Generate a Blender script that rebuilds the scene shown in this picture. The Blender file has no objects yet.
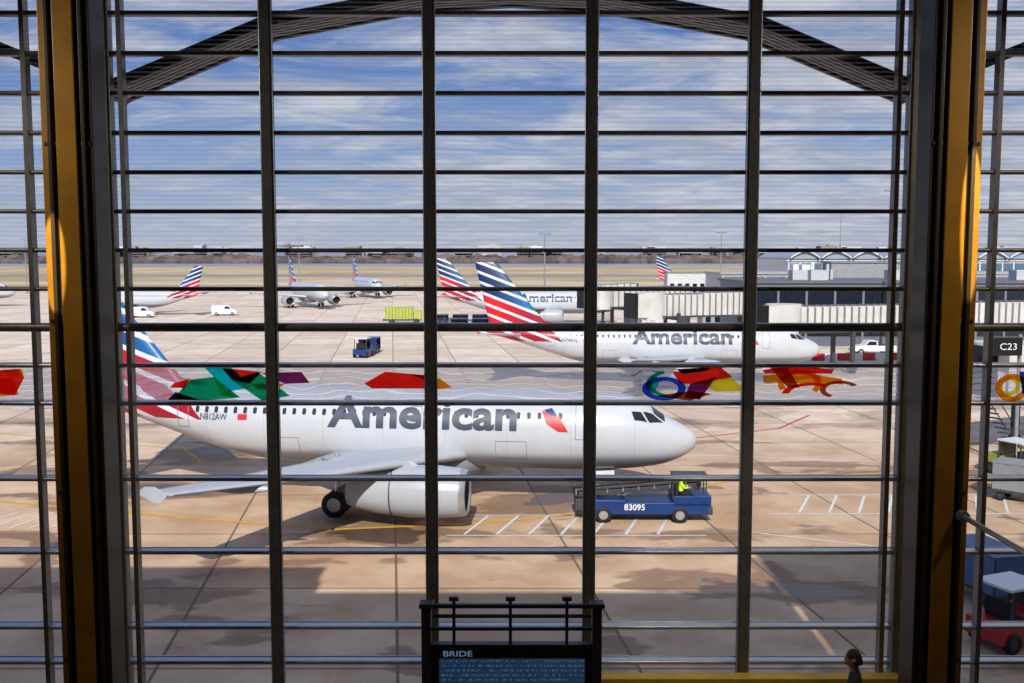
import bpy, bmesh, math, random
from mathutils import Vector, Matrix, noise
random.seed(4)
CZ=13.0
S=bpy.context.scene
COL=S.collection
try:
    S.view_settings.view_transform='Standard'
    S.view_settings.look='None'
except Exception: pass

def lin(c):
    out=[]
    for v in c:
        v=v/255.0
        out.append(v/12.92 if v<=0.04045 else ((v+0.055)/1.055)**2.4)
    return (out[0],out[1],out[2],1.0)

# ---------------------------------------------------------------- materials
class NT:
    def __init__(s,name):
        s.mat=bpy.data.materials.new(name); s.mat.use_nodes=True
        s.t=s.mat.node_tree; s.t.nodes.clear()
        s.out=s.t.nodes.new('ShaderNodeOutputMaterial')
    def n(s,typ,**kw):
        nd=s.t.nodes.new(typ)
        for k,v in kw.items(): setattr(nd,k,v)
        return nd
    def l(s,a,b): s.t.links.new(a,b)
    def inp(s,sock,v):
        if isinstance(v,(int,float)): sock.default_value=v
        elif isinstance(v,(tuple,list)): sock.default_value=v
        else: s.l(v,sock)
    def m(s,op,a,b=0.0,c=0.0):
        nd=s.n('ShaderNodeMath',operation=op)
        s.inp(nd.inputs[0],a); s.inp(nd.inputs[1],b); s.inp(nd.inputs[2],c)
        return nd.outputs[0]
    def mix(s,f,a,b,blend='MIX'):
        nd=s.n('ShaderNodeMix',data_type='RGBA',blend_type=blend)
        s.inp(nd.inputs[0],f); s.inp(nd.inputs[6],a); s.inp(nd.inputs[7],b)
        return nd.outputs[2]
    def noise(s,vec,scale,detail=4,rough=.55,dist=0.0):
        nd=s.n('ShaderNodeTexNoise'); s.l(vec,nd.inputs['Vector'])
        nd.inputs['Scale'].default_value=scale; nd.inputs['Detail'].default_value=detail
        nd.inputs['Roughness'].default_value=rough; nd.inputs['Distortion'].default_value=dist
        return nd.outputs['Fac']
    def ramp(s,f,a,b):
        nd=s.n('ShaderNodeMapRange',interpolation_type='SMOOTHSTEP'); s.l(f,nd.inputs[0])
        nd.inputs[1].default_value=a; nd.inputs[2].default_value=b
        return nd.outputs[0]
    def obj(s): return s.n('ShaderNodeTexCoord').outputs['Object']
    def xyz(s,v):
        nd=s.n('ShaderNodeSeparateXYZ'); s.l(v,nd.inputs[0]); return nd.outputs
    def pbr(s,col,rough=.5,metal=0.0,bump=None,bstr=.2,spec=.5):
        p=s.n('ShaderNodeBsdfPrincipled')
        s.inp(p.inputs['Base Color'],col); s.inp(p.inputs['Roughness'],rough); s.inp(p.inputs['Metallic'],metal)
        p.inputs['Specular IOR Level'].default_value=spec
        if bump is not None:
            b=s.n('ShaderNodeBump'); b.inputs['Strength'].default_value=bstr
            s.l(bump,b.inputs['Height']); s.l(b.outputs[0],p.inputs['Normal'])
        s.l(p.outputs[0],s.out.inputs[0]); return p

_mc={}
def M(name,rgb,rough=.5,metal=0.0,var=.12,scale=3.0,spec=.5):
    if name in _mc: return _mc[name]
    t=NT(name); f=t.noise(t.obj(),scale)
    c=lin(rgb); d=tuple(x*(1-var*1.6) for x in c[:3])+(1,)
    t.pbr(t.mix(t.ramp(f,.3,.7),d,c),rough,metal,spec=spec)
    _mc[name]=t.mat; return t.mat

# ---------------------------------------------------------------- mesh builder
class MB:
    def __init__(s): s.v=[];s.f=[];s.m=[];s.sm=[]
    def add(s,vs,fs,mi=0,smooth=False):
        o=len(s.v); s.v+=[tuple(v) for v in vs]
        for f in fs:
            s.f.append([i+o for i in f]); s.m.append(mi); s.sm.append(smooth)
    def box(s,c,d,mi=0,rz=0.0,rot=None):
        R=rot if rot is not None else Matrix.Rotation(rz,3,'Z')
        vs=[]
        for x in(-.5,.5):
            for y in(-.5,.5):
                for z in(-.5,.5):
                    vs.append(Vector(c)+R@Vector((x*d[0],y*d[1],z*d[2])))
        s.add(vs,[(0,1,3,2),(4,6,7,5),(0,4,5,1),(2,3,7,6),(0,2,6,4),(1,5,7,3)],mi)
    def beam(s,p0,p1,w,h,mi=0):
        p0=Vector(p0);p1=Vector(p1);d=p1-p0;L=d.length;d.normalize()
        up=Vector((0,0,1)) if abs(d.z)<.99 else Vector((0,1,0))
        sd=d.cross(up).normalized(); u=sd.cross(d).normalized()
        R=Matrix((d,sd,u)).transposed()
        s.box((p0+p1)/2,(L,w,h),mi,rot=R)
    def loft(s,rings,mi=0,cap=True,smooth=True):
        n=len(rings[0]); vs=[p for r in rings for p in r]; fs=[]
        for i in range(len(rings)-1):
            for j in range(n):
                k=(j+1)%n
                fs.append((i*n+j,i*n+k,(i+1)*n+k,(i+1)*n+j))
        s.add(vs,fs,mi,smooth)
        if cap:
            s.add(rings[0],[tuple(range(n))],mi,False); s.add(rings[-1],[tuple(range(n))[::-1]],mi,False)
    def cyl(s,p0,p1,r0,r1=None,n=14,mi=0,cap=True):
        if r1 is None:r1=r0
        p0=Vector(p0);p1=Vector(p1);d=(p1-p0).normalized()
        up=Vector((0,0,1)) if abs(d.z)<.9 else Vector((0,1,0))
        a=d.cross(up).normalized(); b=d.cross(a)
        def ring(p,r): return [p+a*(r*math.cos(t*2*math.pi/n))+b*(r*math.sin(t*2*math.pi/n)) for t in range(n)]
        s.loft([ring(p0,r0),ring(p1,r1)],mi,cap)
    def rev(s,prof,org,axis,n=28,mi=0):
        d=Vector(axis).normalized(); up=Vector((0,0,1)) if abs(d.z)<.9 else Vector((0,1,0))
        a=d.cross(up).normalized(); b=d.cross(a); org=Vector(org)
        rings=[[org+d*t+a*(r*math.cos(k*2*math.pi/n))+b*(r*math.sin(k*2*math.pi/n)) for k in range(n)] for t,r in prof]
        s.loft(rings,mi,False)
    def wheel(s,c,r,w,axis=(0,1,0),tm=0,hm=1):
        c=Vector(c);a=Vector(axis).normalized()*w/2
        s.rev([(-w*.5,r*.55),(-w*.5,r*.82),(-w*.36,r),(w*.36,r),(w*.5,r*.82),(w*.5,r*.55)],c,axis,22,tm)
        s.cyl(c-a*.8,c+a*.8,r*.58,n=16,mi=hm)
        s.cyl(c-a*1.1,c+a*1.1,r*.18,n=10,mi=hm)
    def obj(s,name,mats,parent=None,loc=(0,0,0),rz=0.0,recalc=True,bevel=0):
        me=bpy.data.meshes.new(name); me.from_pydata(s.v,[],s.f)
        for m in mats: me.materials.append(m)
        for p,mi,sm in zip(me.polygons,s.m,s.sm): p.material_index=mi; p.use_smooth=sm
        if recalc:
            bm=bmesh.new(); bm.from_mesh(me)
            bmesh.ops.recalc_face_normals(bm,faces=bm.faces); bm.to_mesh(me); bm.free()
        ob=bpy.data.objects.new(name,me); COL.objects.link(ob)
        ob.location=loc; ob.rotation_euler=(0,0,rz)
        if parent: ob.parent=parent
        if bevel:
            b=ob.modifiers.new('bevel','BEVEL'); b.width=bevel; b.segments=2; b.limit_method='ANGLE'
        return ob

def empty(name,loc=(0,0,0),rz=0.0,sc=1.0):
    e=bpy.data.objects.new(name,None); COL.objects.link(e)
    e.location=loc; e.rotation_euler=(0,0,rz); e.scale=(sc,sc,sc); e.empty_display_size=.5
    return e

def text2d(body,size,bold=0.0):
    cu=bpy.data.curves.new('t','FONT'); cu.body=body; cu.size=size; cu.offset=bold; cu.resolution_u=4
    ob=bpy.data.objects.new('t',cu); COL.objects.link(ob)
    dg=bpy.context.evaluated_depsgraph_get(); dg.update()
    me=bpy.data.meshes.new_from_object(ob.evaluated_get(dg))
    bm=bmesh.new(); bm.from_mesh(me)
    bpy.data.objects.remove(ob); bpy.data.meshes.remove(me)
    return bm
def poly2d(polys):
    bm=bmesh.new()
    for p in polys:
        bm.faces.new([bm.verts.new((x,y,0)) for x,y in p])
    return bm
def flat_text(name,body,width,loc,rot,mat,parent=None,bold=.0,height=None):
    bm=text2d(body,1.0,bold)
    xs=[v.co.x for v in bm.verts]; ys=[v.co.y for v in bm.verts]
    w=max(xs)-min(xs); k=width/w; ky=k if height is None else height/(max(ys)-min(ys))
    x0=min(xs);y0=min(ys)
    for v in bm.verts: v.co=Vector(((v.co.x-x0)*k,(v.co.y-y0)*ky,0))
    me=bpy.data.meshes.new(name); bm.to_mesh(me); bm.free(); me.materials.append(mat)
    ob=bpy.data.objects.new(name,me); COL.objects.link(ob); ob.location=loc; ob.rotation_euler=rot
    if parent: ob.parent=parent
    return ob

# ---------------------------------------------------------------- shared mats
white=M('white_paint',(222,225,228),.35,0,.05)
silver=M('silver_metal',(190,194,200),.3,.7,.08)
grey=M('grey_paint',(135,138,142),.5,0,.1)
dgrey=M('dark_grey_paint',(62,64,68),.5,0,.15)
black=M('black_rubber',(22,22,24),.7,0,.2)
glassd=M('dark_window_glass',(28,36,48),.08,0,.2)
blue=M('blue_paint',(16,54,116),.35,0,.12)
redp=M('red_paint',(200,32,34),.4,0,.1)
tgrey=M('title_grey',(54,64,84),.45,0,.05)
concr=M('concrete_wall',(170,166,160),.8,0,.12,.6)

def stripes(t,x,z):
    u=t.m('ADD',z,t.m('MULTIPLY',t.m('ADD',x,30.2),.38))
    fr=t.m('FRACT',t.m('DIVIDE',u,.98))
    w=t.m('GREATER_THAN',fr,.7)
    isb=t.m('GREATER_THAN',u,7.85)
    fade=t.ramp(x,-33.2,-28.5)
    bl=t.mix(fade,lin((14,44,88)),lin((12,100,166)))
    rd=t.mix(fade,lin((206,28,42)),lin((150,20,40)))
    c=t.mix(isb,rd,bl)
    return t.mix(w,c,lin((205,209,216)))
def mat_fin():
    t=NT('tail_flag_livery'); o=t.obj(); q=t.xyz(o)
    t.pbr(stripes(t,q[0],q[2]),.35); return t.mat
def mat_fus():
    t=NT('fuselage_silver'); o=t.obj(); q=t.xyz(o)
    c=stripes(t,q[0],q[2])
    front=t.m('SUBTRACT',-26.3,t.m('MULTIPLY',t.m('SUBTRACT',q[2],4.8),.9))
    msk=t.m('MULTIPLY',t.m('LESS_THAN',q[0],front),t.m('GREATER_THAN',q[2],4.3))
    n=t.noise(o,1.2); base=t.mix(n,lin((180,184,192)),lin((197,200,206)))
    fj=t.m('LESS_THAN',t.m('FRACT',t.m('DIVIDE',q[0],3.2)),.008)
    base=t.mix(t.m('MULTIPLY',fj,.35),base,lin((110,114,120)))
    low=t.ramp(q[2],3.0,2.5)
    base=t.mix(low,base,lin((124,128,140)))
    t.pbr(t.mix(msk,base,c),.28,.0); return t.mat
MFIN=mat_fin(); MFUS=mat_fus()

# ---------------------------------------------------------------- airliner
TAB=[(0,-.45,-.45,0.01),(.06,-.22,-.68,.24),(.2,-.02,-.88,.46),(.5,.22,-1.13,.74),(1,.5,-1.4,1.04),(1.6,.78,-1.63,1.3),(2.1,1.1,-1.75,1.47),(2.7,1.52,-1.85,1.63),(3.3,1.78,-1.93,1.75),(4.2,1.98,-2.0,1.88),(5.5,2.065,-2.06,1.96),(7,2.07,-2.07,1.975),(21.0,2.07,-2.07,1.975),(24,2.07,-1.70,1.9),(27,2.03,-.85,1.6),(30,1.88,.15,1.1),(32.5,1.66,.85,.55),(34.4,1.38,1.05,.17)]
AX=3.92
def pchip(k):
    xs=[t[0] for t in TAB]; ys=[t[k] for t in TAB]; n=len(xs)
    d=[(ys[i+1]-ys[i])/(xs[i+1]-xs[i]) for i in range(n-1)]
    m=[d[0]]+[0 if d[i-1]*d[i]<=0 else 2*d[i-1]*d[i]/(d[i-1]+d[i]) for i in range(1,n-1)]+[d[-1]]
    def f(x):
        x=min(max(x,xs[0]),xs[-1]); i=0
        while i<n-2 and x>xs[i+1]: i+=1
        h=xs[i+1]-xs[i]; t=(x-xs[i])/h
        return (2*t**3-3*t*t+1)*ys[i]+(t**3-2*t*t+t)*h*m[i]+(-2*t**3+3*t*t)*ys[i+1]+(t**3-t*t)*h*m[i+1]
    return f
FT,FB,FW=pchip(1),pchip(2),pchip(3)
def fpoint(s,a,off=0.0):
    t,b,w=FT(s),FB(s),FW(s); h=(t-b)/2; zc=(t+b)/2
    return Vector((-s,-(w+off)*math.sin(a),AX+zc+(h+off)*math.cos(a)))
def fy(s,z):
    t,b,w=FT(s),FB(s),FW(s); h=(t-b)/2; zc=(t+b)/2+AX
    return w*math.sqrt(max(0.0,1-((z-zc)/h)**2))
def decal(name,bm,mat,parent,side=-1,off=.015,stepz=.14,stepx=.6):
    ys=[v.co.y for v in bm.verts]; xs=[v.co.x for v in bm.verts]
    z=min(ys)+stepz
    while z<max(ys):
        bmesh.ops.bisect_plane(bm,geom=bm.verts[:]+bm.edges[:]+bm.faces[:],plane_co=(0,z,0),plane_no=(0,1,0)); z+=stepz
    x=min(xs)+stepx
    while x<max(xs):
        bmesh.ops.bisect_plane(bm,geom=bm.verts[:]+bm.edges[:]+bm.faces[:],plane_co=(x,0,0),plane_no=(1,0,0)); x+=stepx
    for v in bm.verts:
        X,Z=v.co.x,v.co.y
        v.co=Vector((X,side*(fy(-X,Z)+off),Z))
    me=bpy.data.meshes.new(name); bm.to_mesh(me); bm.free(); me.materials.append(mat)
    ob=bpy.data.objects.new(name,me); COL.objects.link(ob); ob.parent=parent
    return ob
def place_text(body,x0,x1,zb,cap,side,bold=0.0):
    bm=text2d(body,1.0,bold); xs=[v.co.x for v in bm.verts]
    a,b=min(xs),max(xs); ky=cap/.7
    for v in bm.verts:
        u=(v.co.x-a)/(b-a)
        X=x0+(x1-x0)*u if side<0 else x1-(x1-x0)*u
        v.co=Vector((X,zb+v.co.y*ky,0))
    return bm
PROF=[(0,0),(.015,.22),(.06,.42),(.16,.5),(.35,.5),(.6,.34),(.82,.15),(1,.015)]
def foil(le,ch,th,vert=False):
    up=[(c,t*th) for c,t in PROF]; lo=[(c,-t*th*.8 if not vert else -t*th) for c,t in PROF[::-1][:-1]]
    r=[]
    for c,t in up+lo:
        if vert: r.append(Vector((le[0]-c*ch,le[1]+t,le[2])))
        else: r.append(Vector((le[0]-c*ch,le[1],le[2]+t)))
    return r

def airliner(name,x,y,head,sc=1.0,detail=2,title=True,reg=None):
    E=empty(name,(x,y,0),math.radians(head),sc)
    st=[0,.02,.06,.12,.2,.32,.5,.75,1,1.3,1.6,1.85,2.1,2.4,2.7,3,3.3,3.7,4.2,4.8,5.5,6.2,7]+[7+i*1.4 for i in range(1,11)]+[21.5+i*.6 for i in range(0,21)]+[34.0,34.4]
    n=48; mb=MB()
    mb.loft([[fpoint(s,2*math.pi*j/n) for j in range(n)] for s in st],0)
    rings=[]
    for s,w,d in [(11.0,.3,.05),(11.8,1.5,.22),(13.3,2.0,.34),(15.8,2.05,.36),(18.3,1.9,.3),(19.8,1.3,.15),(20.6,.3,.04)]:
        rings.append([Vector((-s,w*math.cos(t*2*math.pi/20),AX-1.75+(.55+d)*math.sin(t*2*math.pi/20)-.05)) for t in range(20)])
    mb.loft(rings,0)
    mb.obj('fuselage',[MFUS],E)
    wb=MB(); o=.9
    for sg in(-1,1):
        sec=[((-10.6-o,sg*1.2,AX-1.25),7.4,.85),((-11.0-o,sg*1.95,AX-1.18),6.8,.8),((-13.35-o,sg*6.4,AX-.78),4.5,.5),((-16.3-o,sg*11.8,AX-.32),3.1,.3),((-19.2-o,sg*16.9,AX+.2),1.65,.16)]
        wb.loft([foil(*q) for q in sec],0)
        wb.loft([foil((-20.6,sg*16.95,AX-.12),.35,.03,True),foil((-20.3,sg*16.95,AX+.2),1.3,.05,True),foil((-20.8,sg*17.0,AX+.5),.4,.03,True)],0)
        for yy,xx,zz in((7.4,-17.9,-.98),(10.2,-18.8,-.7),(13.2,-19.7,-.4)):
            wb.rev([(-1.6,.02),(-1.1,.16),(0,.24),(1.0,.14),(1.5,.02)],(xx+.6,sg*yy,AX+zz),(1,0,0),12,0)
        sec=[((-29.6,sg*.4,AX+.95),3.6,.35),((-30.6,sg*2.4,AX+1.15),2.7,.25),((-32.6,sg*6.2,AX+1.55),1.3,.12)]
        wb.loft([foil(*q) for q in sec],0)
    wb.obj('wings',[M('wing_grey',(180,184,192),.38,0,.05)],E)
    fb=MB()
    fb.loft([foil((-24.8,0,AX+1.95),4,.12,True),foil((-27.4,0,AX+2.35),3,.3,True)],0)
    fb.loft([foil((-26.9,0,AX+1.6),6.0,.55,True),foil((-27.8,0,AX+2.5),5.5,.5,True),foil((-32.3,0,AX+8.0),2.3,.22,True),foil((-32.7,0,AX+8.25),1.85,.05,True)],0)
    fb.obj('tail_fin',[MFIN],E)
    eb=MB()
    for sg in(-1,1):
        o=(-16.7,sg*5.75,AX-2.12)
        eb.rev([(5.65,.9),(5.75,.98),(5.7,1.06),(5.4,1.14),(4.4,1.24),(3,1.24),(1.6,1.12),(.4,.88),(0,.76),(.05,.72),(.8,.72)],o,(1,0,0),32,0)
        eb.rev([(5.65,.9),(5.4,.86),(4.6,.86)],o,(1,0,0),32,2)
        eb.rev([(5.66,.905),(5.76,.985),(5.71,1.065),(5.45,1.14)],o,(1,0,0),32,1)
        eb.rev([(5.1,.02),(4.9,.14),(4.6,.3),(4.55,.86)],o,(1,0,0),32,2)
        eb.rev([(-.6,.05),(-.2,.28),(.3,.5),(.8,.7)],o,(1,0,0),24,2)
        eb.rev([(2.18,1.21),(2.2,1.225),(2.24,1.2)],o,(1,0,0),32,2)
        eb.loft([foil((-12.9,sg*5.75,AX-1.2),4.7,.28,True),foil((-13.6,sg*5.75,AX-.65),4.5,.28,True)],0)
    eb.obj('engines',[M('nacelle_grey',(170,174,182),.3,0,.04),silver,dgrey],E)
    g=MB(); gx=-17.9
    for sg in(-1,1):
        g.cyl((gx,sg*3.8,.58),(gx,sg*3.7,3.1),.13,mi=1)
        g.cyl((gx,sg*3.8,1.3),(gx,sg*2.0,2.6),.07,mi=1)
        g.box((gx,sg*4.1,2.35),(1.1,.06,1.1),2)
        for o in(-.45,.45): g.wheel((gx,sg*3.8+o,.64),.64,.42)
    g.cyl((-5.07,0,.38),(-5.07,0,2.3),.1,mi=1); g.cyl((-5.07,0,1.0),(-4.0,0,2.3),.05,mi=1)
    for o in(-.25,.25): g.wheel((-5.07,o,.385),.385,.22)
    for o in(-.55,.55): g.box((-5.0,o,1.7),(1.6,.04,.5),2)
    g.obj('landing_gear',[black,silver,white],E)
    cw=MB()
    quads=[[(1.72,.03),(2.38,.03),(2.22,.5),(1.66,.6)],[(1.75,.7),(2.3,.58),(2.78,.72),(2.45,1.0)],[(2.56,1.02),(2.88,.76),(3.35,.84),(3.2,1.08)]]
    for sg in(-1,1):
        for q in quads:
            N=7; vs=[]
            for i in range(N):
                for j in range(N):
                    u,v=i/(N-1),j/(N-1)
                    s=(1-u)*((1-v)*q[0][0]+v*q[1][0])+u*((1-v)*q[3][0]+v*q[2][0])
                    a=(1-u)*((1-v)*q[0][1]+v*q[1][1])+u*((1-v)*q[3][1]+v*q[2][1])
                    vs.append(fpoint(s,a*-sg,.02))
            cw.add(vs,[(i*N+j,i*N+j+1,(i+1)*N+j+1,(i+1)*N+j) for i in range(N-1) for j in range(N-1)],0,True)
    cw.obj('cockpit_windows',[glassd],E)
    for side in(-1,1):
        polys=[]; s=6.9
        while s<26.3:
            z0,z1=AX+.78,AX+1.1
            polys.append([(-s-.1,z0+.05),(-s-.05,z0),(-s+.05,z0),(-s+.1,z0+.05),(-s+.1,z1-.05),(-s+.05,z1),(-s-.05,z1),(-s-.1,z1-.05)]); s+=.533
        decal('cabin_windows',poly2d(polys),M('cabin_window',(48,56,70),.2),E,side,.012,5,50)
        if title:
            decal('airline_title',place_text('American',-18.95,-9.1,AX+.24,1.45,side,.03),tgrey,E,side,.02)
            decal('logo_blue',poly2d([[(-7.75,5.15),(-7.35,5.25),(-6.95,4.75),(-7.3,4.75)]]),blue,E,side,.02)
            decal('logo_red',poly2d([[(-7.3,4.85),(-6.95,4.85),(-6.5,4.1),(-7.0,4.12),(-7.6,4.5),(-7.85,5.15)]]),redp,E,side,.024)
        if detail>1:
            fr=[]
            def frame(s0,s1,z0,z1,w=.035):
                fr.extend([[(-s1,z0),(-s0,z0),(-s0,z0+w),(-s1,z0+w)],[(-s1,z1-w),(-s0,z1-w),(-s0,z1),(-s1,z1)],[(-s1,z0),(-s1+w,z0),(-s1+w,z1),(-s1,z1)],[(-s0-w,z0),(-s0,z0),(-s0,z1),(-s0-w,z1)]])
            frame(5.4,6.15,AX-.2,AX+1.6); frame(26.6,27.25,AX-.05,AX+1.5); frame(14.0,14.55,AX+.35,AX+1.3)
            frame(8.6,10.2,AX-1.3,AX-.35,.025); frame(20.5,21.9,AX-1.3,AX-.4,.025)
            decal('door_outlines',poly2d(fr),grey,E,side,.016,.14,5)
            if reg: decal('registration',place_text(reg,-25.9,-24.4,AX+.42,.33,side,.01),tgrey,E,side,.02)
            decal('ensign',poly2d([[(-23.8,AX+.45),(-23.3,AX+.45),(-23.3,AX+.75),(-23.8,AX+.75)]]),redp,E,side,.02)
    return E

airliner('airliner',9.5,50.7,-7.0,1.0,2,True,'N812AW')
airliner('airliner',30.9,100.0,-1.5,1.0,2,True,'N745VJ')
airliner('airliner',20.3,188,0,1.0,1,True)
airliner('airliner',-43,232,-63,1.0,1,False)
airliner('airliner',-38,288,-68,1.0,1,False)
airliner('regional_jet',-95,214,176,.86,1,False)
airliner('airliner',78,330,20,1.0,1,False)
airliner('airliner',-124,250,10,1.0,1,False)

# ---------------------------------------------------------------- ground
def mat_apron():
    t=NT('apron_concrete'); o=t.obj(); q=t.xyz(o)
    n2=t.noise(o,.3,5,.55); n3=t.noise(o,6,3,.5)
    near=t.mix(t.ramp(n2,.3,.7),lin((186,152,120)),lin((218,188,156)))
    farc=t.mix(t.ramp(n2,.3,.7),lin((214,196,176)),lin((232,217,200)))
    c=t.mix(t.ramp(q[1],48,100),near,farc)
    S_=7.6
    sx=t.m('DIVIDE',t.m('ADD',q[0],t.m('MULTIPLY',q[1],.12)),S_); sy=t.m('DIVIDE',q[1],S_)
    cmb=t.n('ShaderNodeCombineXYZ'); t.l(t.m('FLOOR',sx),cmb.inputs[0]); t.l(t.m('FLOOR',sy),cmb.inputs[1])
    wn=t.n('ShaderNodeTexWhiteNoise'); t.l(cmb.outputs[0],wn.inputs['Vector'])
    c=t.mix(t.m('MULTIPLY',wn.outputs['Value'],.32),c,lin((150,112,82)))
    fx=t.m('FRACT',sx); fyy=t.m('FRACT',sy)
    j=t.m('MAXIMUM',t.m('LESS_THAN',fx,.014),t.m('LESS_THAN',fyy,.014))
    c=t.mix(t.m('MULTIPLY',j,.75),c,lin((74,58,46)))
    edge=t.m('MAXIMUM',t.ramp(t.m('ABSOLUTE',t.m('SUBTRACT',fx,.5)),.3,.5),t.ramp(t.m('ABSOLUTE',t.m('SUBTRACT',fyy,.5)),.3,.5))
    mp=t.n('ShaderNodeMapping'); mp.inputs['Scale'].default_value=(.55,1,1); t.l(o,mp.inputs[0])
    sn=t.m('ADD',t.noise(mp.outputs[0],.15,7,.56,.3),t.m('MULTIPLY',edge,.05))
    st=t.m('MULTIPLY',t.ramp(sn,.55,.585),t.ramp(q[1],100,58))
    c=t.mix(t.m('MULTIPLY',st,.62),c,lin((104,74,54)))
    deep=t.m('MULTIPLY',t.ramp(sn,.63,.65),t.ramp(q[1],100,58))
    c=t.mix(t.m('MULTIPLY',deep,.7),c,lin((54,44,40)))
    oil=t.ramp(t.noise(o,.8,5,.6,.5),.66,.72)
    c=t.mix(t.m('MULTIPLY',oil,.3),c,lin((80,62,50)))
    rg=t.m('SUBTRACT',.85,t.m('ADD',t.m('MULTIPLY',st,.2),t.m('MULTIPLY',deep,.35)))
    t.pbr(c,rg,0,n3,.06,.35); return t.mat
def quadobj(name,x0,x1,y0,y1,z,mat,th=.4):
    b=MB(); b.box(((x0+x1)/2,(y0+y1)/2,z-th/2),(x1-x0,y1-y0,th)); return b.obj(name,[mat])
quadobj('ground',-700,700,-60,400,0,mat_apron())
def mat_grass():
    t=NT('winter_grass'); o=t.obj(); n=t.noise(o,.02,6); n2=t.noise(o,.006,3)
    c=t.mix(t.ramp(n,.35,.65),lin((180,154,118)),lin((208,186,148)))
    c=t.mix(t.ramp(n2,.45,.6),c,lin((168,150,110)))
    t.pbr(c,.95,spec=.1); return t.mat
quadobj('grass_field',-4500,4500,400.1,6500,-.05,mat_grass())
quadobj('runway',-2500,2500,560,640,.12,M('runway_asphalt',(152,146,142),.85,0,.15,.02),.15)
quadobj('taxiway',-2500,2500,430,470,.12,M('taxiway_concrete',(200,186,166),.85,0,.1,.02),.15)
quadobj('river_water',-4500,4500,1050,1380,.12,M('river',(140,150,165),.2,0,.1,.01),.1)

mk=MB()
def line(pts,w,mi=0,z=.012):
    for a,b in zip(pts[:-1],pts[1:]):
        a=Vector((a[0],a[1],z));b=Vector((b[0],b[1],z)); d=(b-a).normalized(); nn=Vector((-d.y,d.x,0))*w/2; e=d*w*.3
        mk.add([a-nn-e,b-nn+e,b+nn+e,a+nn-e],[(0,1,2,3)],mi)
line([(-27,51.8),(-20,49.6),(-8.5,46.4),(-2,47.4),(4,49.4),(8,53),(13,57),(30,60)],.26,0)
line([(-40,73),(-22,66),(-19,61)],.15,0,.014)
line([(-70,98),(-15,102),(30,98),(70,96)],.3,0)
line([(-70,122),(-12,126),(30,128)],.25,0,.014)
line([(9,64),(13,70),(20,74),(24,80)],.2,2)
line([(18,84),(40,88)],.25,2,.016)
for i in range(7): line([(-2.2+i*1.5,45.6),(-1.2+i*1.5,48.8)],.14,1,.016)
line([(-3,45.4),(9,45.4)],.12,1); line([(-2,49),(3,49)],.12,1)
for i in range(8): line([(14.5+i*1.5,49.5),(16+i*1.5,53)],.14,1,.016)
line([(13,49.3),(28,49.3)],.12,1); line([(14,53.2),(28,53.2)],.12,1)
line([(11,46),(20,42)],.12,1); line([(12,64),(28,61)],.14,1)
for i in range(12): line([(-32+i*.9,47.5-i*.1),(-31.2+i*.9,49.5)],.14,1,.016)
mk.obj('apron_markings',[M('yellow_line',(224,170,40),.7),M('white_line',(222,222,218),.7),M('red_line',(190,60,50),.7)],recalc=False)

# treeline
tb=MB()
for row,(yy,hh) in enumerate([(1400,11),(1450,13),(1520,15)]):
    x=-1700
    while x<1700:
        w=random.uniform(14,34); h=hh*random.uniform(.6,1.1)*(.8+.4*noise.noise(Vector((x*.004,row,0))))
        N=9; ring=[]
        for k in range(4):
            zz=[0,.45,.8,1][k]*h; rr=[.8,1,.75,.2][k]*w/2
            ring.append([Vector((x+rr*math.cos(a*2*math.pi/N)*random.uniform(.8,1.15),yy+rr*.6*math.sin(a*2*math.pi/N),zz*random.uniform(.92,1.08))) for a in range(N)])
        tb.loft(ring,random.choice([0,0,1]))
        x+=w*.55
tb.obj('treeline',[M('bare_trees',(112,98,94),.95,0,.3,.02),M('bare_trees_dark',(88,82,80),.95,0,.3,.02)])
sk=MB(); x=-2300
while x<2300:
    w=random.uniform(20,70); h=random.uniform(18,36)*(1.4 if random.random()<.15 else 1)
    if random.random()<.85:
        mi=random.choice([0,1,2,0]); sk.box((x,2600+random.uniform(-80,80),h/2),(w,40,h),mi)
        sk.box((x+random.uniform(-.2,.2)*w,2600,h+1.5),(w*.3,20,3),mi)
        for k in range(int(h//6)): sk.box((x,2560,3+k*6),(w*.96,122,1.6),3)
    x+=w*random.uniform(.75,1.5)
sk.obj('city_skyline',[M('bld_white',(206,206,214),.8,0,.2,.02),M('bld_grey',(150,152,168),.8,0,.2,.02),M('bld_brick',(150,132,134),.8,0,.2,.02),M('bld_glazing',(112,118,138),.5,0,.2,.02)])
hb=MB(); rings=[]
for i in range(90):
    xx=-3600+i*80; h=16+26*max(0,noise.noise(Vector((xx*.0009,3.1,0)))+.35)
    rings.append([Vector((xx,3600,0)),Vector((xx,3640,h)),Vector((xx,3900,h)),Vector((xx,3950,0))])
hb.loft(rings,0); hb.obj('distant_hills',[M('hills',(124,128,152),.95,0,.15,.003)])

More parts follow.
